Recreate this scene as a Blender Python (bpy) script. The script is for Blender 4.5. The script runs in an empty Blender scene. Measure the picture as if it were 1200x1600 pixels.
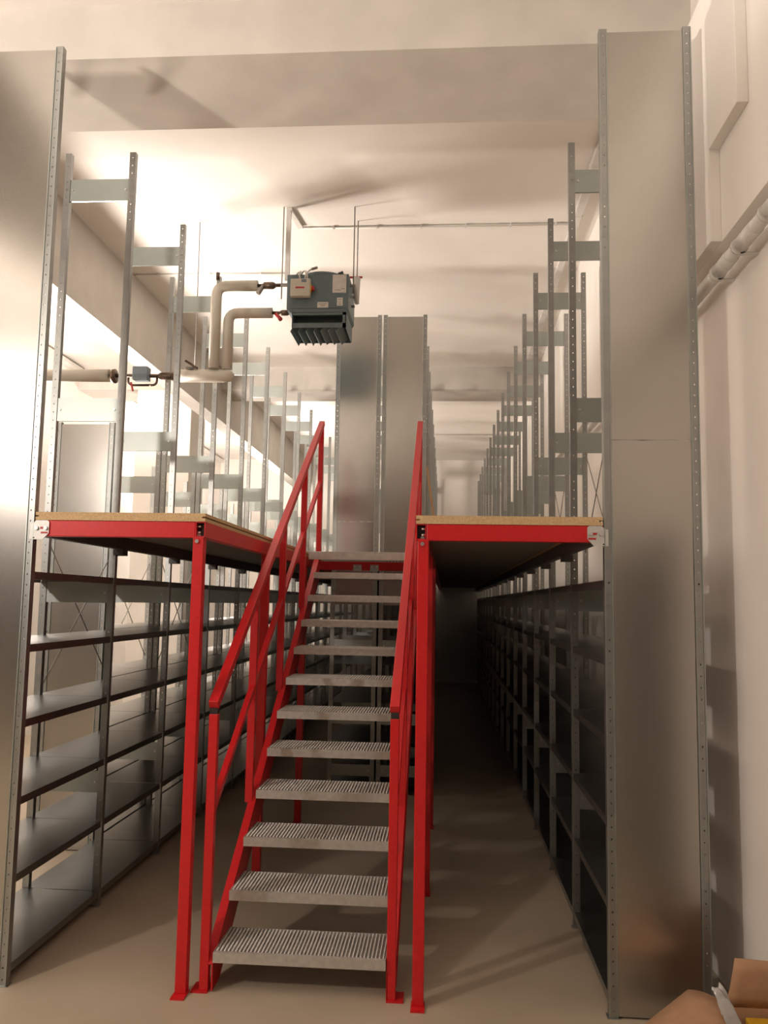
import bpy, math, random
from mathutils import Vector, Matrix
random.seed(7)
S = bpy.context.scene
COL = S.collection

# ------------------------------------------------------------------ camera
CAM_H = 1.7257
cd = bpy.data.cameras.new('camera')
cam = bpy.data.objects.new('camera', cd); COL.objects.link(cam)
Rv = Vector((0.99728686, 0.07160486, 0.01707824))
Uv = Vector((-0.0093148, -0.10738392, 0.99417399))
Fv = Vector((-0.07302162, 0.99163574, 0.10642558))
m = Matrix.Identity(4)
for i in range(3):
    m[i][0] = Rv[i]; m[i][1] = Uv[i]; m[i][2] = -Fv[i]
m[2][3] = CAM_H
cam.matrix_world = m
cd.sensor_fit = 'VERTICAL'; cd.sensor_height = 24.0; cd.lens = 1320.04 / 1600 * 24.0
cd.clip_start = 0.05; cd.clip_end = 100
S.camera = cam

# ------------------------------------------------------------------ world, lamps, exposure
w = bpy.data.worlds.new('world'); S.world = w; w.use_nodes = True
bg = w.node_tree.nodes['Background']
bg.inputs[0].default_value = (0.9, 0.72, 0.58, 1); bg.inputs[1].default_value = 0.0
S.view_settings.view_transform = 'Standard'; S.view_settings.look = 'None'
S.view_settings.gamma = 1.0; S.view_settings.exposure = 0.42
S.view_settings.use_curve_mapping = False

def hall_lamp(x, y, z, watts, up, col=(1.0, 0.885, 0.79), r=0.20):
    l = bpy.data.lights.new('hall_lamp', 'POINT'); l.energy = watts; l.color = col; l.shadow_soft_size = r
    o = bpy.data.objects.new('hall_lamp', l); o.location = (x, y, z); COL.objects.link(o)
    # the fittings throw most of their light upwards, onto the ceiling
    u = bpy.data.lights.new('hall_lamp_uplight', 'SPOT'); u.energy = up; u.color = col; u.shadow_soft_size = r
    u.spot_size = math.radians(168); u.spot_blend = 0.15
    o = bpy.data.objects.new('hall_lamp_uplight', u); o.location = (x, y, z); o.rotation_euler = (math.pi, 0, 0); COL.objects.link(o)
hall_lamp(-3.75, 0.60, 3.15, 185, 420, r=0.11)       # the lamps of the left aisle, one for each bay of the hall
hall_lamp(-3.86, 7.55, 3.02, 50, 450, r=0.30)
hall_lamp(-3.75, 14.7, 3.02, 80, 380, r=0.30)

# ------------------------------------------------------------------ materials
def nodes(name):
    mt = bpy.data.materials.new(name); mt.use_nodes = True
    nt = mt.node_tree; b = nt.nodes['Principled BSDF']
    return mt, nt, b
def noise_mix(nt, b, c1, c2, scale, lo=0.35, hi=0.65, detail=4, coord='Object', stretch=None):
    tc = nt.nodes.new('ShaderNodeTexCoord'); n = nt.nodes.new('ShaderNodeTexNoise'); n.inputs['Scale'].default_value = scale
    n.inputs['Detail'].default_value = detail
    if stretch:
        mp = nt.nodes.new('ShaderNodeMapping'); mp.inputs['Scale'].default_value = stretch
        nt.links.new(tc.outputs[coord], mp.inputs[0]); nt.links.new(mp.outputs[0], n.inputs['Vector'])
    else:
        nt.links.new(tc.outputs[coord], n.inputs['Vector'])
    cr = nt.nodes.new('ShaderNodeValToRGB')
    cr.color_ramp.elements[0].position = lo; cr.color_ramp.elements[1].position = hi
    cr.color_ramp.elements[0].color = (*c1, 1); cr.color_ramp.elements[1].color = (*c2, 1)
    nt.links.new(n.outputs['Fac'], cr.inputs[0]); nt.links.new(cr.outputs[0], b.inputs['Base Color'])
    return n
def bump(nt, b, n, strength, dist=0.01):
    bp = nt.nodes.new('ShaderNodeBump'); bp.inputs['Strength'].default_value = strength; bp.inputs['Distance'].default_value = dist
    nt.links.new(n.outputs['Fac'], bp.inputs['Height']); nt.links.new(bp.outputs[0], b.inputs['Normal'])
def mat(name, c1, c2=None, scale=20, rough=0.5, metal=0.0, bmp=0.0, stretch=None, spec=0.5):
    mt, nt, b = nodes(name)
    b.inputs['Roughness'].default_value = rough; b.inputs['Metallic'].default_value = metal
    b.inputs['Specular IOR Level'].default_value = spec
    n = noise_mix(nt, b, c1, c2 or tuple(x * 0.9 for x in c1), scale, stretch=stretch)
    if bmp: bump(nt, b, n, bmp)
    return mt
M = {}
M['wall'] = mat('white_paint', (0.86, 0.818, 0.768), (0.83, 0.788, 0.738), 3, 0.8, bmp=0.15)
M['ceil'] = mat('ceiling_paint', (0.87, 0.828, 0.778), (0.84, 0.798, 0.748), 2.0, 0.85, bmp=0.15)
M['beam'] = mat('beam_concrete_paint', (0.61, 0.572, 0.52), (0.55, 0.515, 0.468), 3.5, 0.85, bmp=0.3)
M['unseen_wall'] = mat('unseen_wall_darkened', (0.33, 0.29, 0.25), (0.27, 0.235, 0.20), 5, 0.9, bmp=0.3)  # for unseen walls, darkened to cut bounce light and keep floor shadows deep
M['floor'] = mat('floor_coating', (0.46, 0.385, 0.285), (0.40, 0.335, 0.245), 2.2, 0.45, bmp=0.03)
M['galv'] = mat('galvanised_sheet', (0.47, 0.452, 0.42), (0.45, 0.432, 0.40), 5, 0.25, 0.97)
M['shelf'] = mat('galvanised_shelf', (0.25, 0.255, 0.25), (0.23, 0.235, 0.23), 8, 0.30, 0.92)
M['plate'] = mat('galvanised_plate', (0.42, 0.455, 0.435), (0.40, 0.435, 0.415), 8, 0.40, 0.9)
M['red'] = mat('red_powder_coat', (0.62, 0.012, 0.016), (0.56, 0.010, 0.013), 60, 0.38)
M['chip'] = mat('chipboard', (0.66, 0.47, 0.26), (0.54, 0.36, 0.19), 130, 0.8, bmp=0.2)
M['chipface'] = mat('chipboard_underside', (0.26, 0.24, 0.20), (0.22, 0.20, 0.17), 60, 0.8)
M['grate'] = mat('grating_steel', (0.62, 0.60, 0.56), (0.52, 0.50, 0.47), 30, 0.45, 0.6)
M['darksteel'] = mat('dark_beam_steel', (0.10, 0.095, 0.09), (0.075, 0.07, 0.068), 30, 0.5, 0.3)
M['hollow'] = mat('shade_and_gap_dark', (0.03, 0.022, 0.02), (0.02, 0.016, 0.014), 30, 0.8)  # near-black in place of shade inside beam ends, also for small gaps
M['bolt'] = mat('zinc_bolt', (0.75, 0.74, 0.72), (0.65, 0.64, 0.62), 30, 0.3, 0.9)
M['connector'] = mat('zinc_connector', (0.66, 0.655, 0.63), (0.60, 0.595, 0.575), 40, 0.4, 0.4)
M['heater'] = mat('heater_blue_grey', (0.135, 0.185, 0.20), (0.115, 0.16, 0.175), 12, 0.45)
M['heater_dark'] = mat('heater_slot_shade_and_lug', (0.045, 0.062, 0.068), (0.035, 0.05, 0.055), 12, 0.5)
M['insul'] = mat('pipe_insulation', (0.60, 0.56, 0.48), (0.54, 0.50, 0.43), 6, 0.55, bmp=0.1)
M['brass'] = mat('dark_valve_metal', (0.16, 0.11, 0.075), (0.09, 0.065, 0.05), 40, 0.4, 0.7)
M['redlever'] = mat('red_lever_plastic', (0.50, 0.02, 0.02), (0.45, 0.02, 0.02), 40, 0.4)
M['yellow'] = mat('yellow_plastic', (0.72, 0.42, 0.02), (0.66, 0.36, 0.02), 20, 0.4)
M['beige'] = mat('beige_plastic', (0.62, 0.58, 0.50), (0.58, 0.54, 0.46), 10, 0.45)
M['paper'] = mat('sticker_paper', (0.70, 0.67, 0.62), (0.62, 0.59, 0.55), 25, 0.6)
M['ink'] = mat('printed_grey', (0.18, 0.18, 0.18), (0.14, 0.14, 0.14), 40, 0.6)
M['bluegrey'] = mat('actuator_grey', (0.20, 0.25, 0.29), (0.17, 0.22, 0.26), 15, 0.45)
M['conduit'] = mat('white_conduit', (0.72, 0.70, 0.66), (0.66, 0.64, 0.60), 15, 0.4)
M['rod'] = mat('zinc_rod', (0.34, 0.31, 0.28), (0.26, 0.24, 0.22), 60, 0.45, 0.6)
M['card'] = mat('cardboard', (0.50, 0.29, 0.165), (0.44, 0.25, 0.14), 18, 0.8, bmp=0.05)
M['cardin'] = mat('cardboard_inside', (0.34, 0.19, 0.10), (0.30, 0.165, 0.09), 18, 0.85)
def film():
    mt, nt, b = nodes('clear_plastic_film')
    noise_mix(nt, b, (0.80, 0.78, 0.76), (0.62, 0.60, 0.58), 22)
    b.inputs['Roughness'].default_value = 0.16; b.inputs['Transmission Weight'].default_value = 0.35
    b.inputs['Specular IOR Level'].default_value = 0.8
    return mt
M['film'] = film()

PW, PD, PT = 0.038, 0.034, 0.0028          # post section
def post_material():
    mt, nt, b = nodes('perforated_galvanised_post')
    noise_mix(nt, b, (0.38, 0.387, 0.375), (0.34, 0.347, 0.338), 10)
    b.inputs['Metallic'].default_value = 0.9; b.inputs['Roughness'].default_value = 0.36
    tc = nt.nodes.new('ShaderNodeTexCoord'); sp = nt.nodes.new('ShaderNodeSeparateXYZ')
    nt.links.new(tc.outputs['Object'], sp.inputs[0])
    def mth(op, a, bb=None, c=None):
        n = nt.nodes.new('ShaderNodeMath'); n.operation = op
        for i, v in enumerate((a, bb, c)):
            if v is None: continue
            if isinstance(v, (int, float)): n.inputs[i].default_value = v
            else: nt.links.new(v, n.inputs[i])
        return n.outputs[0]
    nx = mth('COMPARE', sp.outputs['X'], PW / 2, 0.003)
    ny = mth('COMPARE', sp.outputs['Y'], PD / 2, 0.003)
    side = mth('MAXIMUM', nx, ny)
    fz = mth('MODULO', sp.outputs['Z'], 0.05)
    hz = mth('COMPARE', fz, 0.025, 0.0038)
    hole = mth('MULTIPLY', side, hz)
    tr = nt.nodes.new('ShaderNodeBsdfTransparent'); mx = nt.nodes.new('ShaderNodeMixShader')
    out = nt.nodes['Material Output']
    nt.links.new(hole, mx.inputs[0]); nt.links.new(b.outputs[0], mx.inputs[1]); nt.links.new(tr.outputs[0], mx.inputs[2])
    nt.links.new(mx.outputs[0], out.inputs['Surface'])
    return mt
M['post'] = post_material()

# ------------------------------------------------------------------ mesh helpers
class MB:
    def __init__(s): s.v = []; s.f = []; s.smooth = set()
    def quadbox(s, c):                       # eight corners, bottom ring then top ring
        n = len(s.v); s.v += [Vector(p) for p in c]
        s.f += [(n, n+3, n+2, n+1), (n+4, n+5, n+6, n+7)] + [(n+i, n+(i+1) % 4, n+4+(i+1) % 4, n+4+i) for i in range(4)]
        return s
    def box(s, x0, x1, y0, y1, z0, z1):
        return s.quadbox([(x0,y0,z0),(x1,y0,z0),(x1,y1,z0),(x0,y1,z0),(x0,y0,z1),(x1,y0,z1),(x1,y1,z1),(x0,y1,z1)])
    def bar(s, p, q, wd, ht, up=(0, 0, 1)):  # rectangular bar from p to q; wd across, ht along up
        p = Vector(p); q = Vector(q); d = (q - p).normalized(); u = Vector(up)
        a = d.cross(u)
        if a.length < 1e-6: a = Vector((1, 0, 0))
        a.normalize(); u2 = a.cross(d).normalized()
        a *= wd / 2; u2 *= ht / 2
        return s.quadbox([p-a-u2, p+a-u2, p+a+u2, p-a+u2, q-a-u2, q+a-u2, q+a+u2, q-a+u2])
    def tube(s, pts, r, n=10, cap=True):
        pts = [Vector(p) for p in pts]; rr = r if isinstance(r, (list, tuple)) else [r] * len(pts)
        base = len(s.v); prev = None
        for i, p in enumerate(pts):
            d = (pts[min(i+1, len(pts)-1)] - pts[max(i-1, 0)]).normalized()
            a = prev - d * prev.dot(d) if prev is not None else d.cross(Vector((0, 0, 1)) if abs(d.z) < 0.9 else Vector((1, 0, 0)))
            if a.length < 1e-6: a = d.orthogonal()
            a.normalize(); prev = a; b = d.cross(a)
            for k in range(n):
                t = 2 * math.pi * k / n
                s.v.append(p + (a * math.cos(t) + b * math.sin(t)) * rr[i])
        for i in range(len(pts) - 1):
            for k in range(n):
                s.smooth.add(len(s.f))
                s.f.append((base+i*n+k, base+i*n+(k+1) % n, base+(i+1)*n+(k+1) % n, base+(i+1)*n+k))
        if cap:
            s.f.append(tuple(base+k for k in reversed(range(n)))); s.f.append(tuple(base+(len(pts)-1)*n+k for k in range(n)))
        return s
    def prism(s, outline, vec):              # planar outline of 3-D points extruded by vec
        n = len(outline); b = len(s.v); vec = Vector(vec)
        s.v += [Vector(p) for p in outline] + [Vector(p) + vec for p in outline]
        s.f.append(tuple(range(b+n-1, b-1, -1))); s.f.append(tuple(range(b+n, b+2*n)))
        for i in range(n): s.f.append((b+i, b+(i+1) % n, b+n+(i+1) % n, b+n+i))
        return s
    def sheet(s, grid, t):                   # grid of points given a thickness along local normals (approx.)
        R, C = len(grid), len(grid[0]); b = len(s.v)
        g = [[Vector(p) for p in row] for row in grid]
        nr = [[None]*C for _ in range(R)]
        for i in range(R):
            for j in range(C):
                du = g[min(i+1,R-1)][j]-g[max(i-1,0)][j]; dv = g[i][min(j+1,C-1)]-g[i][max(j-1,0)]
                nr[i][j] = du.cross(dv).normalized()
        for sgn in (0.5, -0.5):
            for i in range(R):
                for j in range(C): s.v.append(g[i][j] + nr[i][j]*t*sgn)
        o = R*C
        for i in range(R-1):
            for j in range(C-1):
                q = (b+i*C+j, b+(i+1)*C+j, b+(i+1)*C+j+1, b+i*C+j+1)
                s.smooth.add(len(s.f)); s.f.append(q)
                s.smooth.add(len(s.f)); s.f.append(tuple(x+o for x in reversed(q)))
        ring = [(0,j) for j in range(C)] + [(i,C-1) for i in range(1,R)] + [(R-1,j) for j in range(C-2,-1,-1)] + [(i,0) for i in range(R-2,0,-1)]
        for k in range(len(ring)):
            a = ring[k]; c = ring[(k+1) % len(ring)]
            ia = b+a[0]*C+a[1]; ic = b+c[0]*C+c[1]
            s.f.append((ia, ic, ic+o, ia+o))
        return s
    def mesh(s, name, material, origin=(0, 0, 0)):
        me = bpy.data.meshes.new(name); o = Vector(origin)
        me.from_pydata([v - o for v in s.v], [], s.f); me.validate()
        for i, p in enumerate(me.polygons): p.use_smooth = i in s.smooth
        import bmesh
        bm = bmesh.new(); bm.from_mesh(me); bmesh.ops.recalc_face_normals(bm, faces=bm.faces); bm.to_mesh(me); bm.free()
        me.materials.append(M[material]); me.update()
        return me
    def build(s, name, material, parent=None, bevel=0.0):
        lo = [min(v[i] for v in s.v) for i in range(3)]; hi = [max(v[i] for v in s.v) for i in range(3)]
        org = Vector(((lo[0]+hi[0])/2, (lo[1]+hi[1])/2, lo[2]))
        o = inst(name, s.mesh(name, material, org), org, parent)
        if bevel:
            b = o.modifiers.new('bevel', 'BEVEL'); b.width = bevel; b.segments = 2; b.limit_method = 'ANGLE'
        return o
WL = {}
def inst(name, me, loc, parent=None):
    o = bpy.data.objects.new(name, me); COL.objects.link(o)
    WL[o.name] = Vector(loc)
    if parent is not None:
        o.parent = parent; o.location = Vector(loc) - WL[parent.name]
    else:
        o.location = loc
    return o
def thing(name, label, cat, loc, group=None):
    o = bpy.data.objects.new(name, None); COL.objects.link(o); o.location = loc; o.empty_display_size = 0.1
    WL[o.name] = Vector(loc); return tag(o, label, cat, group)
def tag(o, label, cat, group=None):
    o['label'] = label; o['category'] = cat
    if group: o['group'] = group
    return o
def struct(o, label=None):
    o['kind'] = 'structure'
    if label: o['label'] = label
    return o

# ------------------------------------------------------------------ dimensions
YP = 3.8245                  # front line of racks and decks; upright frames follow every metre
H = 4.46
ZC = 4.96; ZB = 4.645        # ceiling, beam soffit
XW = 1.30; XL = -5.2; YF = -11.0; YBK = 19.0
XRI, XRO = 0.706, 1.134
XLI, XLO = -1.928, -2.374
CL0, CL1 = -1.056, -0.628
CR0, CR1 = -0.610, -0.193
ZD = 2.122                   # deck surface
LEV = [0.085, 0.470, 0.812, 1.160, 1.503, 1.842]
KEND = 15

# ------------------------------------------------------------------ the hall
struct(MB().box(-8.8, XW+0.2, YF-0.2, YBK+0.2, -0.1, 0).build('floor', 'floor'))
struct(MB().box(-8.8, XW+0.2, YF-0.2, YBK+0.2, ZC, ZC+0.12).build('ceiling', 'ceil'))
wr = struct(MB().box(XW, XW+0.2, YF, YBK, 0, ZC).build('wall_right', 'wall'))
struct(MB().box(XL-0.2, XL, 3.4, YBK, 0, ZC).build('wall_left', 'wall'))
XLF = -8.6                                                            # unseen front of the left aisle, set wider to reduce hot bounce light
struct(MB().box(XLF, XL-0.2, 3.4, 3.6, 0, ZC).build('wall_left_return', 'unseen_wall'))
struct(MB().box(XLF-0.2, XLF, YF, 3.6, 0, ZC).build('wall_left_front', 'unseen_wall'))
struct(MB().box(XL, XW, YBK, YBK+0.2, 0, ZC).build('wall_back', 'wall'))
struct(MB().box(-8.8, XW, YF-0.2, YF, 0, ZC).build('wall_front', 'unseen_wall'))
M['door'] = mat('added_dark_door', (0.060, 0.052, 0.045), (0.05, 0.043, 0.037), 12, 0.5)
d1 = struct(MB().box(XW-0.03, XW, 0.55, 2.80, 0, 2.15).build('added_door_1', 'door'), 'added unseen dark door in the right wall')   # unseen, added to darken the reflection in the right end panel
MB().box(XW-0.045, XW-0.03, 0.60, 1.64, 0.06, 2.08).build('leaf', 'door', d1)
MB().box(XW-0.045, XW-0.03, 1.70, 2.75, 0.06, 2.08).build('leaf', 'door', d1)
MB().tube([(XW-0.10, 1.78, 0.95), (XW-0.10, 1.78, 1.20)], 0.012, 8).build('handle', 'rod', d1)
nb = 0
def trim(mb, material='ceil', bevel=0.0):
    global nb; nb += 1
    return struct(mb.build('trim_%d' % nb, material, None, bevel))
XB0, XB1, ZLB = -3.36, -3.152, 4.216
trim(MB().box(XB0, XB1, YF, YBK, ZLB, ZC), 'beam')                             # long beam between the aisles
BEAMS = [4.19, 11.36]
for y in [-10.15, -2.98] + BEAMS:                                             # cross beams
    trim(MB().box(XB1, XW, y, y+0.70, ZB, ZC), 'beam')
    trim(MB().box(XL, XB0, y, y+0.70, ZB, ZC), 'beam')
trim(MB().box(1.245, XW-0.0005, YF, YBK, 3.39, ZC), 'wall')                 # thicker upper part of the right wall
trim(MB().box(1.195, 1.245, 3.80, 5.0, 3.39, ZB), 'wall', 0.003)          # stepped pilaster
trim(MB().box(1.195, 1.245, 3.42, 3.80, 3.83, ZC), 'wall', 0.003)
for y in BEAMS:
    trim(MB().box(-4.34, -3.56, y, y+0.70, 0, ZB), 'wall', 0.01)       # columns of the left aisle
for y in BEAMS[1:]:
    trim(MB().box(1.22, XW, y, y+0.70, 0, ZB), 'wall')

# ------------------------------------------------------------------ racks
def post_mesh(h):
    w_, d_, t = PW, PD, PT
    ol = [(0,0),(w_,0),(w_,d_),(w_-t,d_),(w_-t,t),(t,t),(t,d_),(0,d_)]
    return MB().prism([(x,y,0) for x,y in ol], (0,0,h)).mesh('post', 'post')
POST_M = {}
def shelf_mesh(dep):
    b = MB(); L = 1.0 - 0.006; t = 0.0016; e = 0.036
    b.box(0, dep, 0.003, L, -t, 0)
    b.box(0, t, 0.003, L, -e, -t); b.box(dep-t, dep, 0.003, L, -e, -t)
    b.box(t, 0.014, 0.003, L, -e, -e+t); b.box(dep-0.014, dep-t, 0.003, L, -e, -e+t)
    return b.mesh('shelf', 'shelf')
def plate_mesh(dep, h):
    b = MB(); b.box(0, dep-2*0.006, 0.006, 0.0085, 0, h)
    b.box(0, dep-0.012, 0.0085, 0.02, 0, 0.002); b.box(0, dep-0.012, 0.0085, 0.02, h-0.002, h)
    return b.mesh('side_plate', 'plate')
FOOT = MB().box(-0.008, PW+0.008, -0.008, PD+0.008, 0, 0.004).mesh('foot_plate', 'plate')
SCREW = MB().tube([(0, 0, 0), (0, -0.006, 0)], 0.007, 8).mesh('screw', 'bolt')
def rack(name, label, cat, group, x0, x1, k0, k1, h, plates, levels, panel=None, braces=(), shelf_from=0, back=None):
    xa, xb = min(x0, x1), max(x0, x1); dep = xb - xa
    t = thing(name, label, cat, ((xa+xb)/2, YP+k0, 0), group)
    if h not in POST_M: POST_M[h] = post_mesh(h)
    sm = shelf_mesh(dep - 0.008); pms = {}
    for k in range(k0, k1+1):
        y = YP + k
        for x in (xa, xb-PW):
            p = inst('post', POST_M[h], (x, y, 0.004), t)
            if k < k0+5: inst('foot_plate', FOOT, (x, y, 0), p)
        for z, hh in plates:
            if panel and k == k0 and panel[0] < z + hh and panel[1] > z: continue
            if hh not in pms: pms[hh] = plate_mesh(dep, hh)
            pl = inst('side_plate', pms[hh], (xa+0.006, y, z), t)
            if k < k0+4:
                for sx in (0.055, dep-0.055): inst('screw', SCREW, (xa+sx, y+0.006, z+hh/2), pl)
        if k < k1 and k >= k0 + shelf_from:
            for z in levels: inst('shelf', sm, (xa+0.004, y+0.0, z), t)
    if panel:
        z0, z1, seam = panel
        zs = [z0] + [s_ for s_ in seam if z0 < s_ < z1] + [z1]
        for a, c in zip(zs[:-1], zs[1:]):
            b = MB(); xi0, xi1 = xa+PW+0.002, xb-PW-0.002; y = YP+k0
            b.box(xi0, xi1, y+0.002, y+0.0045, a+0.002, c-0.002)
            b.box(xi0, xi1, y+0.0045, y+0.02, a+0.002, a+0.004); b.box(xi0, xi1, y+0.0045, y+0.02, c-0.004, c-0.002)
            b.build('end_panel', 'galv', t)
        y = YP+k0
        for xs_ in (xa+PW-0.005, xb-PW, xb-0.005, xa):               # folded edges beside the posts
            MB().box(xs_, xs_+0.005, y-0.005, y+0.001, z0, z1+0.008).build('edge_fold', 'plate', t)
    for k, xs, za, zb in braces:                                     # crossed tie rods at one face of a bay
        y = YP + k
        for a, c in ((za, zb), (zb, za)):
            off = 0.006 if a < c else 0.0
            MB().tube([(xs+off, y+PD, a), (xs+off, y+1.0, c)], 0.004, 6).build('tie_rod', 'rod', t)
    if back:
        for k in range(k0, k1):
            MB().box(back[0], back[0]+0.003, YP+k+0.02, YP+k+0.99, back[1], back[2]).build('light_block_panel', 'galv', t)  # unseen panels added to block light from the right aisle
    return t
PL = [(4.155, 0.14), (2.775, 0.14), (1.695, 0.12), (0.62, 0.12)]
rack('shelving_rack', 'tall galvanised rack row along the right wall behind the widest end panel', 'shelving', 'galvanised rack rows',
     XRI, XRO, 0, KEND, H, PL, LEV, panel=(0.006, H-0.012, [2.473]),
     braces=[(0, XRO-0.02, 2.15, 2.95), (0, XRO-0.02, 1.2, 2.05), (2, XRO-0.02, 2.15, 2.95), (4, XRO-0.02, 2.15, 2.95)])
rack('shelving_rack', 'tall galvanised rack row at the left edge, its end panel glaring with light', 'shelving', 'galvanised rack rows',
     XLO, XLI, 0, KEND, H, PL, LEV, panel=(0.006, H-0.012, []),
     braces=[(1, XLO+0.02, 1.2, 2.05), (3, XLO+0.02, 1.2, 2.05)])
LOWH = 2.98
rack('shelving_rack', 'lower galvanised rack row standing back to back behind the left posts', 'shelving', 'galvanised rack rows',
     -2.815, -2.385, 2, KEND, LOWH, [(2.60, 0.14), (2.28, 0.14), (1.695, 0.12), (0.62, 0.12)], LEV, panel=(0.006, LOWH-0.01, []), braces=[(3, -2.80, 1.2, 2.05)])
CP = [(4.155, 0.14), (2.775, 0.14), (1.28, 0.10), (0.62, 0.10), (0.16, 0.10)]
rack('shelving_rack', 'galvanised rack row behind the left one of the two middle end panels above the landing', 'shelving', 'galvanised rack rows',
     CL0, CL1, 4, KEND, H, CP, LEV+[2.115], panel=(1.70, H-0.012, [2.08, 2.473]), back=(CL1-0.006, 0.1, 2.05))  # extra top shelf at deck level added unseen to block light from above
rack('shelving_rack', 'galvanised rack row behind the right one of the two middle end panels above the landing', 'shelving', 'galvanised rack rows',
     CR0, CR1, 4, KEND, H, CP, LEV+[2.115], panel=(1.70, H-0.012, [2.08, 2.473]), back=(CR0+0.004, 0.1, 2.05))  # same added light-blocking top shelf as the left middle row

# ------------------------------------------------------------------ mezzanine decks
BZ0, BZ1 = 2.008, 2.083
def hollow_beam(x0, x1, y0, y1, z0, z1, t=0.004):       # box section open at both ends, along Y
    b = MB()
    b.box(x0, x0+t, y0, y1, z0, z1); b.box(x1-t, x1, y0, y1, z0, z1)
    b.box(x0+t, x1-t, y0, y1, z1-t, z1); b.box(x0+t, x1-t, y0, y1, z0, z0+t)
    return b
def chip_board(x0, x1, y0, y1):
    zt, zb_, zm = ZD, 2.084, (ZD+2.084)/2; g = 0.016; s_ = 0.0035
    ol = [(x0,zb_),(x1,zb_),(x1,zm-s_),(x1-g,zm-s_),(x1-g,zm+s_),(x1,zm+s_),(x1,zt),(x0,zt),(x0,zm+s_),(x0+g,zm+s_),(x0+g,zm-s_),(x0,zm-s_)]
    return MB().prism([(x, y0, z) for x, z in ol], (0, y1-y0, 0))
BOLT = MB().tube([(0, 0, 0), (0, -0.009, 0)], 0.0095, 6).mesh('bolt', 'bolt')
def deck(label, xa, xb, yend, aisle, rackside, posts_y, sgn, xpost):
    # aisle: x of the open edge, rackside: x of the rack face; sgn +1 when the open edge is to the right
    t = thing('mezzanine_deck', label, 'mezzanine deck', ((xa+xb)/2, YP, 0), 'mezzanine decks')
    n = 6; L = (yend-YP)/n
    for i in range(n):
        chip_board(xa+0.004, xb-0.004, YP+i*L+(0.001 if i else 0), YP+(i+1)*L).build('chipboard_panel', 'chip', t)
    ew = 0.046
    xe0, xe1 = (aisle-ew-0.004, aisle-0.004) if sgn > 0 else (aisle+0.004, aisle+ew+0.004)
    hollow_beam(xe0, xe1, YP+0.004, yend, BZ0+0.004, BZ1).build('side_beam', 'red', t)
    MB().box(xe0+0.005, xe1-0.005, YP+0.03, YP+0.034, BZ0+0.009, BZ1-0.005).build('shade_plug', 'hollow', t)  # dark plug that paints the shade inside the open beam end
    fx = (rackside, xe0) if sgn > 0 else (xe1, rackside)
    fb = MB().box(fx[0]+0.002, fx[1]-0.001, YP+0.003, YP+0.05, BZ0, BZ1).build('front_beam', 'red', t, 0.003)
    # rack-side runner with hangers at the posts
    xr_ = rackside + (0.022 if sgn > 0 else -0.022)
    MB().box(xr_-0.018, xr_+0.018, YP+0.06, yend, 2.008, 2.080).build('runner_beam', 'darksteel', t)
    for k in range(1, KEND):
        MB().box(xr_-0.03, xr_+0.03, YP+k-0.02, YP+k+0.055, 1.972, 2.008).build('runner_bracket', 'darksteel', t)
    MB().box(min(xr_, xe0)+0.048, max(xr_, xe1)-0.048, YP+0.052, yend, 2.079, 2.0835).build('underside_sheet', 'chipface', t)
    # connector plate on the rack post
    s_ = -1 if sgn > 0 else 1
    def P(a, z): return (rackside - s_*a, YP-0.0045, z)   # a: distance from the rack edge towards the deck
    ol = [(0.074, 2.074), (0.066, 2.082), (0.010, 2.082), (-0.002, 2.068), (-0.018, 2.066), (-0.018, 1.992), (0.046, 1.992), (0.074, 2.022)]
    cp = MB().prism([P(a, z) for a, z in ol], (0, 0.004, 0)).build('connector_plate', 'connector', t)
    for a in (0.060, 0.016): inst('bolt', BOLT, P(a, 2.045), cp)
    MB().box(*sorted((P(0.032, 0)[0], P(0.050, 0)[0])), YP-0.0055, YP-0.004, 2.041, 2.051).build('slot', 'redlever', cp)
    MB().box(*sorted((P(0.036, 0)[0], P(0.070, 0)[0])), YP-0.0055, YP-0.004, 2.020, 2.028).build('slot', 'redlever', cp)
    MB().box(*sorted((P(0.000, 0)[0], P(0.006, 0)[0])), YP-0.0055, YP-0.004, 1.997, 2.003).build('hole', 'hollow', cp)
    for i, y in enumerate(posts_y):
        p = MB().box(xpost-0.025, xpost+0.025, y, y+0.05, 0.008, BZ0+0.002).build('post', 'red', t, 0.003)
        MB().box(xpost-0.030, xpost+0.030, y-0.045, y+0.05, 0, 0.008).build('foot_plate', 'red', p)
        MB().box(xpost-0.025, xpost+0.025, y-0.002, y+0.05, BZ0-0.004, BZ0+0.004).build('cap_plate', 'red', p)
        if i == 0:
            inst('bolt', BOLT, (xpost-0.004, y-0.001, BZ0-0.016), p)
            inst('bolt', BOLT, (xpost-0.004, y+0.03, BZ0+0.014), p)
            for z in (2.062, 2.034): MB().tube([(xe1-0.005 if sgn < 0 else xe0+0.005, y+0.02, z), (xe1-0.022 if sgn < 0 else xe0+0.022, y+0.02, z)], 0.006, 6).build('bolt', 'bolt', p)
    return t
deck('left mezzanine deck of chipboard on red beams beside the staircase', XLI, -1.107, YBK-0.01, -1.107, XLI, [YP+0.002, 5.30, 6.77], 1, -1.141)
deck('right mezzanine deck of chipboard on red beams over the dark aisle', -0.138, XRI, YBK-0.01, -0.138, XRI, [YP+0.002, 5.26, 6.77], -1, -0.101)

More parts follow.
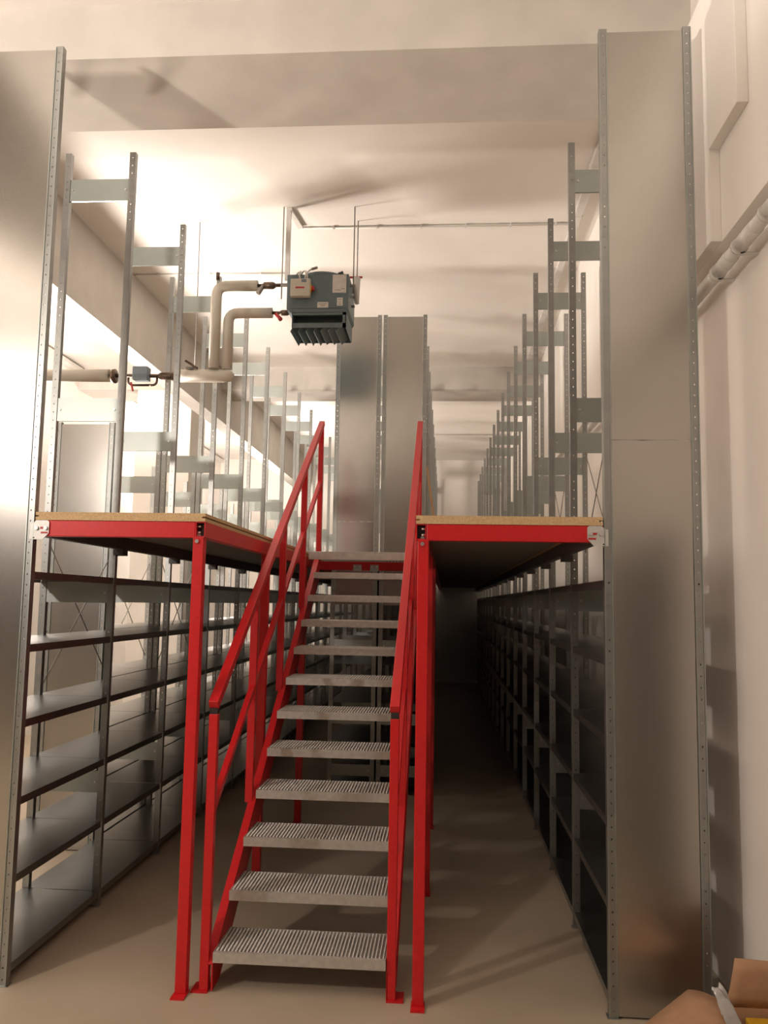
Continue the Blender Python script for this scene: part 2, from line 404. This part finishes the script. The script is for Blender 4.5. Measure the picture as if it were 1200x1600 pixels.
# landing
LY0, LY1 = 6.714, YP+4-0.012
t = thing('stair_landing', 'small galvanised grating landing at the top of the red staircase', 'landing', (-0.62, LY0, 2.04))
MB().box(-1.095, -0.150, LY0, LY0+0.03, 2.058, 2.124).build('front_edge', 'grate', t, 0.002)
b = MB()
x = -1.09
while x < -0.155:
    b.box(x, x+0.004, LY0+0.03, LY1, 2.09, 2.122); x += 0.03
for i in range(12): b.box(-1.09, -0.155, LY0+0.06+i*0.09, LY0+0.064+i*0.09, 2.112, 2.12)
b.build('grating', 'grate', t)
MB().box(-1.095, -0.150, LY0+0.20, LY0+0.24, 1.985, 2.055).build('support_beam', 'red', t, 0.003)
for xx in (-0.72, -0.58):
    br = MB().box(xx-0.035, xx+0.035, LY0+0.193, LY0+0.199, 1.978, 2.03).build('bracket', 'plate', t)
    for a in (-0.02, 0.02): inst('bolt', BOLT, (xx+a, LY0+0.193, 2.015), br)

# ------------------------------------------------------------------ staircase
TY, TG, TR = 3.854, 0.26, 0.1769
TX0, TX1 = -1.008, -0.243
st = thing('staircase', 'red steel staircase with grating treads and two handrails', 'staircase', (-0.625, TY, 0))
tw = TX1 - TX0; td = 0.30
fr = MB()
fr.box(0, tw, 0, 0.004, -0.044, 0.0); fr.box(0, tw, 0.004, 0.02, -0.004, 0.0)
fr.box(0, tw, td-0.004, td, -0.044, 0.0); fr.box(0, 0.004, 0.004, td-0.004, -0.044, 0); fr.box(tw-0.004, tw, 0.004, td-0.004, -0.044, 0)
fr.box(0.004, tw-0.004, 0.004, td-0.004, -0.020, -0.016)
FR_M = fr.mesh('tread', 'grate')
gr = MB(); nbars = 45
for i in range(nbars):
    x = 0.012 + i*(tw-0.024)/(nbars-1)
    nt_ = 16; y0 = 0.022; dy = (td-0.03)/nt_
    ol = [(x-0.0022, y0, -0.016)]
    for k in range(nt_): ol += [(x-0.0022, y0+k*dy+0.001, -0.005), (x-0.0022, y0+k*dy+0.006, 0.004), (x-0.0022, y0+k*dy+0.011, 0.004), (x-0.0022, y0+k*dy+0.0150, -0.005)]
    ol.append((x-0.0022, y0+nt_*dy, -0.016))
    gr.prism(ol, (0.0044, 0, 0))
GR_M = gr.mesh('grating', 'grate')
for i in range(11):
    tr_ = inst('tread', FR_M, (TX0, TY+i*TG, TR*(i+1)), st)
    inst('grating', GR_M, (TX0, TY+i*TG, TR*(i+1)), tr_)
SL = TR/TG
for nm, xs, sg in (('left', -1.05, -1), ('right', -0.22, 1)):
    # stringer: flanged plate that carries the treads
    xi = TX0-0.002 if sg < 0 else TX1+0.002
    xo = xi + sg*0.040
    a, c = min(xi, xo), max(xi, xo)
    def zl(y): return 0.177 + (y-TY)*SL - 0.065           # upper edge of the stringer
    y0, y1 = TY+0.015, LY0+0.04
    dz = 0.19
    yb = y0 + (dz-zl(y0))/SL if zl(y0) < dz else y0
    prof = [(y0, 0.0), (TY+0.30, 0.0)] if False else None
    pts = [(y0, 0.008), (y0, zl(y0)), (y1, zl(y1)), (y1, zl(y1)-dz)]
    yfl = TY + (0.008 + dz - 0.177 + 0.065)/SL             # where the lower edge meets the floor
    pts.append((yfl, 0.008))
    web = MB().prism([(xi, y, z) for y, z in pts], (sg*0.006, 0, 0))
    so = web.build('stringer', 'red', st)
    MB().bar((  (a+c)/2, y0, zl(y0)-0.003), ((a+c)/2, y1, zl(y1)-0.003), 0.040, 0.006, (0, 0, 1)).build('flange', 'red', so)
    MB().bar((  (a+c)/2, yfl+0.01, 0.012), ((a+c)/2, y1, zl(y1)-dz+0.003), 0.040, 0.006, (0, 0, 1)).build('flange', 'red', so)
    fpx = xs + sg*0.025
    MB().box(min(xs-0.02, fpx-0.03), max(xs+0.02, fpx+0.03), TY+0.005, TY+0.10, 0, 0.008).build('foot_plate', 'red', st)
    # handrail
    YN = TY + 0.035
    hy0, hz0, hy1, hz1 = YN-0.02, 1.245, 6.955, 3.225
    hs = (hz1-hz0)/(hy1-hy0)
    hr = MB().bar((xs, hy0, hz0+0.0), (xs, hy1+0.02, hz1), 0.045, 0.042, (0, 0, 1)).build('handrail', 'red', st, 0.003)
    MB().box(xs-0.018, xs+0.018, YN-0.016, YN+0.018, hz0-0.045, hz0-0.012).build('rail_joint', 'hollow', hr)
    for y in (YN, 4.66, 5.42, 6.18, 6.945):
        zt = hz0 + (y-hy0)*hs - 0.015
        zb2 = 0.008 if y == YN else min(zl(y)-0.02, 2.05)
        if y == YN: zt -= 0.038
        MB().box(xs-0.02, xs+0.02, y-0.02, y+0.02, zb2, zt).build('baluster', 'red', hr, 0.002)
    MB().bar((xs, YN+0.02, 0.775), (xs, 6.93, 0.775+(6.93-YN-0.02)*hs), 0.030, 0.034, (0, 0, 1)).build('mid_rail', 'red', hr, 0.002)

# ------------------------------------------------------------------ air heater
HX0, HX1, HY0, HY1, HZ0, HZ1 = -1.296, -0.795, 6.51, 6.95, 4.062, 4.348
ah = thing('air_heater', 'blue-grey ceiling air heater with louvres hanging above the stairs', 'heater', ((HX0+HX1)/2, (HY0+HY1)/2, 3.88))
hb = MB().box(HX0, HX1, HY0, HY1, HZ0, HZ1).build('body', 'heater', ah, 0.006)
MB().prism([(HX0, HY0+0.004, HZ0), (HX1, HY0+0.004, HZ0), (HX1-0.02, HY0+0.004, HZ0-0.028), (HX0+0.04, HY0+0.004, HZ0-0.028)], (0, HY1-HY0-0.008, 0)).build('taper', 'heater', ah)
b = MB()                                                     # outlet frame: open box with a slot in the front
ox0, ox1, oy0, oy1, oz0, oz1 = HX0+0.046, HX1-0.015, HY0+0.01, HY1-0.015, 3.908, HZ0-0.028
for q in ((ox0, ox1, oy0, oy0+0.006, oz0, oz0+0.038), (ox0, ox1, oy0, oy0+0.006, oz1-0.022, oz1), (ox0, ox0+0.006, oy0, oy1, oz0, oz1),
          (ox1-0.03, ox1, oy0, oy0+0.006, oz0, oz1), (ox1-0.006, ox1, oy0, oy1, oz0, oz1), (ox0, ox1, oy1-0.006, oy1, oz0, oz1)): b.box(*q)
b.build('outlet_frame', 'heater', ah)
MB().box(ox0+0.006, ox1-0.006, oy0+0.10, oy0+0.104, oz0+0.045, oz1).build('slot_shade_sheet', 'heater_dark', ah)  # dark sheet standing in for the shade in the front slot
for i in range(7):
    xx = ox0 + 0.004 + i*0.063
    MB().bar((xx, oy0+0.02, oz0+0.006), (xx, oy1-0.01, oz0+0.006), 0.004, 0.072, (0.55, 0, 1) if i < 4 else (1.2, 0, 1)).build('louvre', 'heater', ah)
HC = (HX0+HX1)/2
MB().tube([(HC+0.02, HY0+0.22, HZ1), (HC+0.02, HY0+0.22, HZ1+0.034)], 0.194, 24).build('fan_collar', 'heater', ah)
MB().bar((HX1-0.09, HY0+0.03, HZ1+0.008), (HX1-0.05, HY0+0.03, HZ1+0.023), 0.02, 0.02).build('lifting_lug', 'heater_dark', ah)
cx0, cx1, cz0, cz1 = HX0+0.038, HX0+0.197, HZ0+0.085, HZ0+0.231
cb = MB().box(cx0, cx1, HY0-0.055, HY0-0.001, cz0, cz1).build('control_box', 'beige', ah, 0.006)
MB().box(cx0+0.042, cx0+0.113, HY0-0.0565, HY0-0.055, cz0+0.064, cz0+0.077).build('label', 'redlever', cb)
MB().box(cx0+0.088, cx0+0.129, HY0-0.0565, HY0-0.055, cz0+0.115, cz0+0.138).build('label', 'bluegrey', cb)
MB().box(cx1, cx1+0.009, HY0-0.047, HY0-0.008, cz0+0.04, cz0+0.097).build('switch_plate', 'yellow', cb)
MB().tube([(cx1+0.009, HY0-0.028, cz0+0.069), (cx1+0.031, HY0-0.028, cz0+0.069)], 0.02, 12).build('switch_knob', 'redlever', cb)
for pts in ([(cx0+0.072, HY0-0.03, cz1-0.002), (cx0+0.067, HY0-0.03, cz1+0.038), (cx0+0.072, HY0, HZ1+0.024), (cx0+0.042, HY0+0.05, HZ1+0.034), (cx0-0.004, HY0+0.10, HZ1+0.006)],
            [(cx0+0.113, HY0-0.03, cz1-0.002), (cx0+0.118, HY0-0.03, cz1+0.043), (cx0+0.113, HY0, HZ1+0.027), (cx0+0.083, HY0+0.04, HZ1+0.039), (cx0+0.032, HY0+0.12, HZ1+0.006)],
            [(cx0+0.133, HY0-0.03, cz1-0.002), (cx0+0.128, HY0-0.03, cz1+0.053), (cx0+0.144, HY0, HZ1+0.034), (cx0+0.19, HY0+0.02, HZ1+0.061)]):
    MB().tube(pts, 0.007, 8).build('cable', 'conduit', cb)
MB().tube([(cx0+0.159, HY0+0.005, HZ1+0.045), (cx0+0.2, HY0+0.025, HZ1+0.066)], 0.011, 8).build('cable_gland', 'rod', cb)
def sticker(x0, x1, z0, z1, lines):
    s_ = MB().box(x0, x1, HY0-0.0022, HY0-0.0008, z0, z1).build('sticker', 'paper', ah)
    for i, (a, c, z) in enumerate(lines):
        MB().box(x0+(x1-x0)*a, x0+(x1-x0)*c, HY0-0.0028, HY0-0.0022, z0+(z1-z0)*z, z0+(z1-z0)*z+0.004).build('printed_line', 'ink', s_)
sticker(HX1-0.130, HX1-0.019, HZ0+0.129, HZ0+0.279, [(0.15, 0.6, 0.14), (0.65, 0.9, 0.2)])
sticker(HX1-0.250, HX1-0.161, HZ0+0.006, HZ0+0.053, [(0.12, 0.88, 0.6), (0.3, 0.7, 0.3)])
sticker(HX1-0.092, HX1-0.045, HZ0+0.022, HZ0+0.088, [(0.2, 0.8, 0.75), (0.35, 0.65, 0.4), (0.2, 0.8, 0.15)])
XR1, XR0 = -0.769, -1.355
for y in (6.61, 6.87):
    MB().box(HX1-0.01, XR1+0.016, y-0.008, y+0.008, HZ0+0.216, HZ0+0.234).build('bracket', 'rod', ah)
    MB().tube([(XR1, y, HZ0+0.16), (XR1, y, ZC-0.001)], 0.005, 8).build('hanging_rod', 'rod', ah)
MB().tube([(XR0, 6.59, HZ0+0.11), (XR0, 6.59, ZC-0.001)], 0.005, 8).build('hanging_rod', 'rod', ah)
MB().box(XR0-0.008, HX0+0.01, 6.582, 6.598, HZ0+0.216, HZ0+0.234).build('bracket', 'rod', ah)
MB().tube([(HX1, 6.75, HZ0+0.10), (HX1+0.026, 6.75, HZ0+0.10)], 0.012, 8).build('drain_plug', 'rod', ah)
slv = MB().tube([(HX1+0.036, 6.74, HZ1+0.055), (HX1+0.044, 6.74, HZ0+0.12)], [0.034, 0.018], 12).build('sleeve', 'conduit', ah)
MB().box(HX1-0.025, HX1+0.085, 6.732, 6.748, HZ1+0.055, HZ1+0.067).build('strip', 'redlever', slv)

# ------------------------------------------------------------------ heating pipes
PY = 6.73
def elbow(a, c, d, r, n=5):              # rounded path a-c-d
    a, c, d = Vector(a), Vector(c), Vector(d)
    u = (a-c).normalized()*r; v = (d-c).normalized()*r
    out = [a]
    for i in range(n+1):
        t_ = i/n; out.append((c+u)*(1-t_)**2 + c*2*t_*(1-t_) + (c+v)*t_**2)
    out.append(d); return out
ZU, ZL_, ZM = 4.330, 4.106, 3.570           # upper branch, lower branch, main
PU = PY-0.03
hp = thing('heating_pipe', 'upper insulated heating pipe bending down from the heater with a dark valve', 'pipe', (-1.93, PY, ZM), 'insulated heating pipes')
MB().tube(elbow((-1.579, PU, ZU), (-1.926, PU, ZU), (-1.926, PU, ZM+0.055), 0.09), 0.045, 14).build('insulation', 'insul', hp)
MB().tube([(-1.579, PU, ZU), (HX0-0.001, PU, ZU+0.004)], 0.0145, 10).build('bare_pipe', 'brass', hp)
MB().tube([(-1.533, PU, ZU), (-1.523, PU, ZU), (-1.451, PU, ZU), (-1.431, PU, ZU)], [0.022, 0.03, 0.03, 0.02], 10).build('valve', 'brass', hp)
MB().tube([(-1.533, PU-0.01, ZU-0.01), (-1.569, PU-0.03, ZU-0.077)], [0.017, 0.022], 10).build('valve_cap', 'rod', hp)
MB().tube([(-1.909, PU-0.04, ZU+0.036), (-1.909, PU-0.04, ZU+0.10)], 0.016, 8).build('vent', 'brass', hp)
hp2 = thing('heating_pipe', 'lower insulated heating pipe with a red-capped valve beneath the upper one', 'pipe', (-1.82, PY, ZM), 'insulated heating pipes')
MB().tube(elbow((-1.456, PY, ZL_), (-1.824, PY, ZL_), (-1.824, PY, ZM+0.055), 0.08), 0.043, 14).build('insulation', 'insul', hp2)
MB().tube([(-1.456, PY, ZL_), (HX0-0.001, PY, ZL_)], 0.0135, 10).build('bare_pipe', 'brass', hp2)
MB().tube([(-1.390, PY, ZL_), (-1.375, PY, ZL_), (-1.329, PY, ZL_), (-1.313, PY, ZL_)], [0.016, 0.024, 0.024, 0.016], 10).build('valve', 'brass', hp2)
MB().tube([(-1.426, PY-0.01, ZL_-0.01), (-1.375, PY-0.04, ZL_-0.071)], [0.013, 0.018], 10).build('valve_cap', 'redlever', hp2)
mp_ = thing('heating_main', 'thick insulated heating main with valve group running to the left aisle', 'pipe', (-2.85, PY, 3.45))
MB().tube([(-1.785, PY, ZM+0.03), (-1.80, PY, ZM), (-1.85, PY, ZM), (-2.218, PY, ZM)], [0.030, 0.050, 0.053, 0.053], 14).build('insulation', 'insul', mp_)
MB().tube([(-2.82, PY, ZM+0.005), (-4.90, PY, ZM+0.015)], 0.053, 16).build('insulation', 'insul', mp_)
MB().tube([(-2.218, PY, ZM), (-2.82, PY, ZM+0.005)], 0.016, 10).build('bare_pipe', 'brass', mp_)
MB().tube([(-2.76, PY, ZM), (-2.765, PY, ZM), (-2.795, PY, ZM), (-2.80, PY, ZM)], [0.03, 0.060, 0.060, 0.03], 14).build('flange', 'brass', mp_)
MB().tube([(-2.248, PY, ZM), (-2.269, PY, ZM), (-2.381, PY, ZM), (-2.402, PY, ZM)], [0.02, 0.034, 0.030, 0.018], 10).build('valve', 'brass', mp_)
ac = MB().box(-2.60, -2.473, PY-0.07, PY+0.02, ZM-0.045, ZM+0.067).build('actuator', 'bluegrey', mp_, 0.005)
MB().box(-2.59, -2.483, PY-0.0715, PY-0.07, ZM-0.03, ZM).build('label', 'heater', ac)
for xx, z0, z1 in ((-2.698, ZM+0.015, ZM+0.10), (-2.621, ZM-0.06, ZM-0.135)):
    MB().bar((xx, PY-0.03, z0), (xx+0.02, PY-0.03, z1), 0.012, 0.016, (0, 1, 0)).build('lever', 'redlever', mp_)
MB().tube(elbow((-2.657, PY, ZM-0.01), (-2.657, PY, ZM-0.077), (-2.473, PY, ZM-0.077), 0.04), 0.010, 8).build('bypass_pipe', 'brass', mp_)
MB().tube(elbow((-2.473, PY, ZM-0.077), (-2.412, PY, ZM-0.077), (-2.412, PY, ZM-0.01), 0.04), 0.010, 8).build('bypass_pipe', 'brass', mp_)
MB().box(-2.161, -2.10, PY-0.035, PY+0.035, ZM+0.052, ZM+0.07).build('clamp', 'rod', mp_)
MB().bar((-2.166, PY-0.03, ZM+0.12), (-2.064, PY-0.03, ZM+0.056), 0.03, 0.02).build('clamp', 'brass', mp_)
MB().tube([(-2.131, PY+0.12, ZM+0.07), (-2.139, PY+0.12, ZC-0.001)], 0.0045, 8).build('hanging_rod', 'rod', mp_)

# ------------------------------------------------------------------ conduits
t = thing('ceiling_conduit', 'white cable conduit dropping from the ceiling to the heater', 'conduit', (-1.33, 6.6, 4.3), 'ceiling conduits')
MB().box(-1.338, -1.300, 6.61, 6.64, HZ1-0.005, ZC-0.012).build('drop_duct', 'conduit', t, 0.002)
MB().bar((-1.315, 6.60, ZC-0.014), (-1.278, 6.95, ZC-0.014), 0.05, 0.025).build('ceiling_duct', 'conduit', t, 0.002)
MB().tube([(-1.278, 6.97, ZC-0.013), (1.03, 6.96, ZC-0.013)], 0.010, 8).build('conduit_tube', 'conduit', t)
for i in range(6): MB().box(-1.0+i*0.38, -0.985+i*0.38, 6.947, 6.980, ZC-0.026, ZC).build('clip', 'conduit', t)
def conduit(label, p, q, r, n, grp='ceiling conduits', off=(0, 0, 0.012), material='conduit'):
    t = thing('ceiling_conduit', label, 'conduit', p, grp)
    MB().tube([p, q], r, 8).build('conduit_tube', material, t)
    p = Vector(p); q = Vector(q)
    for i in range(n):
        c = p.lerp(q, (i+0.5)/n); MB().box(c.x-0.012, c.x+0.012, c.y-0.012, c.y+0.012, c.z-r-0.004, c.z+off[2]).build('clip', material, t)
    return t
conduit('thin cable crossing the ceiling left of the heater', (-3.14, 7.97, ZC-0.01), (-1.60, 7.97, ZC-0.01), 0.006, 3, off=(0, 0, 0.009))
conduit('thin cable crossing the bright ceiling of the left aisle', (-4.95, 9.05, ZC-0.01), (-3.48, 9.05, ZC-0.01), 0.006, 3, off=(0, 0, 0.009))
conduit('thin conduit crossing the far ceiling beyond the second beam', (-2.7, 16.0, ZC-0.015), (1.2, 16.0, ZC-0.015), 0.014, 4, off=(0, 0, 0.014))
t = thing('cable_tray', 'white cable duct running along the ceiling edge above the right rack', 'cable duct', (1.05, 5.0, 4.8), 'cable ducts')
MB().box(1.035, 1.095, 4.90, 11.35, ZC-0.045, ZC).build('duct', 'conduit', t, 0.003)
for i in range(8): MB().box(1.028, 1.102, 5.2+i*0.78, 5.23+i*0.78, ZC-0.05, ZC-0.001).build('joint_sleeve', 'conduit', t)
t = thing('cable_tray', 'white cable duct along the far left wall behind the left posts', 'cable duct', (-4.93, 12, 4.78), 'cable ducts')
MB().box(-5.199, -5.10, 4.9, 11.3, 4.86, 4.92).build('duct', 'conduit', t, 0.003)
MB().box(-5.199, -5.10, 12.1, 18.9, 4.86, 4.92).build('duct', 'conduit', t, 0.003)
t = thing('wall_pipe', 'white pipe with sleeves running along the bright right wall', 'pipe', (1.215, 3.0, 3.2))
px, pz = 1.225, 1.7257+1.24*1.225
MB().tube([(px, 0.4, pz), (px, 11.2, pz)], 0.030, 14).build('pipe', 'conduit', t)
for y in (3.02, 3.33, 3.62, 4.6, 5.6):
    MB().tube([(px, y, pz), (px, y+0.17, pz)], 0.034, 14).build('sleeve', 'conduit', t)
    MB().box(px, XW, y+0.18, y+0.20, pz-0.038, pz-0.028).build('clip', 'conduit', t)
    MB().tube([(px, y+0.18, pz), (px, y+0.20, pz)], 0.037, 14).build('clip', 'conduit', t)

# ------------------------------------------------------------------ loose things
lb = MB().bar((-0.055, 7.3, ZD+0.004), (-0.165, 7.3, 2.88), 0.35, 0.019, (1, 0, 0.15))
tag(lb.build('leaning_board', 'chip'), 'narrow chipboard offcut leaning against the rack on the right deck', 'board')

# cardboard box, open, on the floor by the right panel
bx = thing('cardboard_box', 'open brown cardboard box on the floor in front of the right panel', 'box', (1.14, 3.30, 0))
x0, x1, y0, y1, hz = 1.0, 1.285, 3.02, 3.55, 0.19
b = MB(); tt = 0.005
b.box(x0, x1, y0, y1, 0, tt); b.box(x0, x0+tt, y0, y1, tt, hz); b.box(x1-tt, x1, y0, y1, tt, hz); b.box(x0+tt, x1-tt, y0, y0+tt, tt, hz); b.box(x0+tt, x1-tt, y1-tt, y1, tt, hz)
b.build('body', 'card', bx)
def flap(a, c, d, e, bul, flat=False): # quad, slightly curved
    g = []
    A, C_, D, E_ = map(Vector, (a, c, d, e))
    for i in range(5):
        u = i/4; row = []
        for j in range(5):
            v = j/4; p = (A*(1-u)+C_*u)*(1-v) + (E_*(1-u)+D*u)*v
            
            if flat: p.y -= bul*math.sin(math.pi*v)
            else: p.z += bul*math.sin(math.pi*v)
            row.append(p)
        g.append(row)
    MB().sheet(g, tt).build('flap', 'card', bx)
flap((x0, y0, hz), (x0+0.10, y1+0.03, hz), (0.985, 3.645, hz+0.015), (0.745, 3.50, hz-0.085), 0.012)
flap((x0+0.10, y1, hz), (x1, y1, hz), (x1, y1-0.03, hz+0.185), (x0+0.135, y1-0.01, hz+0.185), 0.008, True)
flap((x0, y0, hz), (x1, y0, hz), (x1, y0-0.18, hz-0.05), (x0, y0-0.18, hz-0.05), 0.02)
bag = thing('plastic_film', 'crumpled clear plastic film sticking out of the cardboard box', 'plastic film', (1.06, 3.35, 0.05))
g = []
for i in range(16):
    u = i/15; row = []
    c = Vector((1.085-0.075*u**1.5, 3.26+0.12*u, 0.02+0.30*math.sin(u*1.55)))
    for j in range(7):
        v = j/6-0.5
        wd = 0.085*(1-0.55*u)
        row.append(c + Vector((wd*v, 0.03*v+0.012*math.sin(9*u+7*v), 0.022*math.cos(7*v+9*u)+random.uniform(-0.006, 0.006))))
    g.append(row)
MB().sheet(g, 0.002).build('film', 'film', bag)
yb = MB().box(1.165, 1.275, 3.38, 3.53, 0.0055, 0.165)
tag(yb.build('yellow_carton', 'yellow', None, 0.006), 'yellow packet inside the cardboard box at the lower right corner', 'packet')
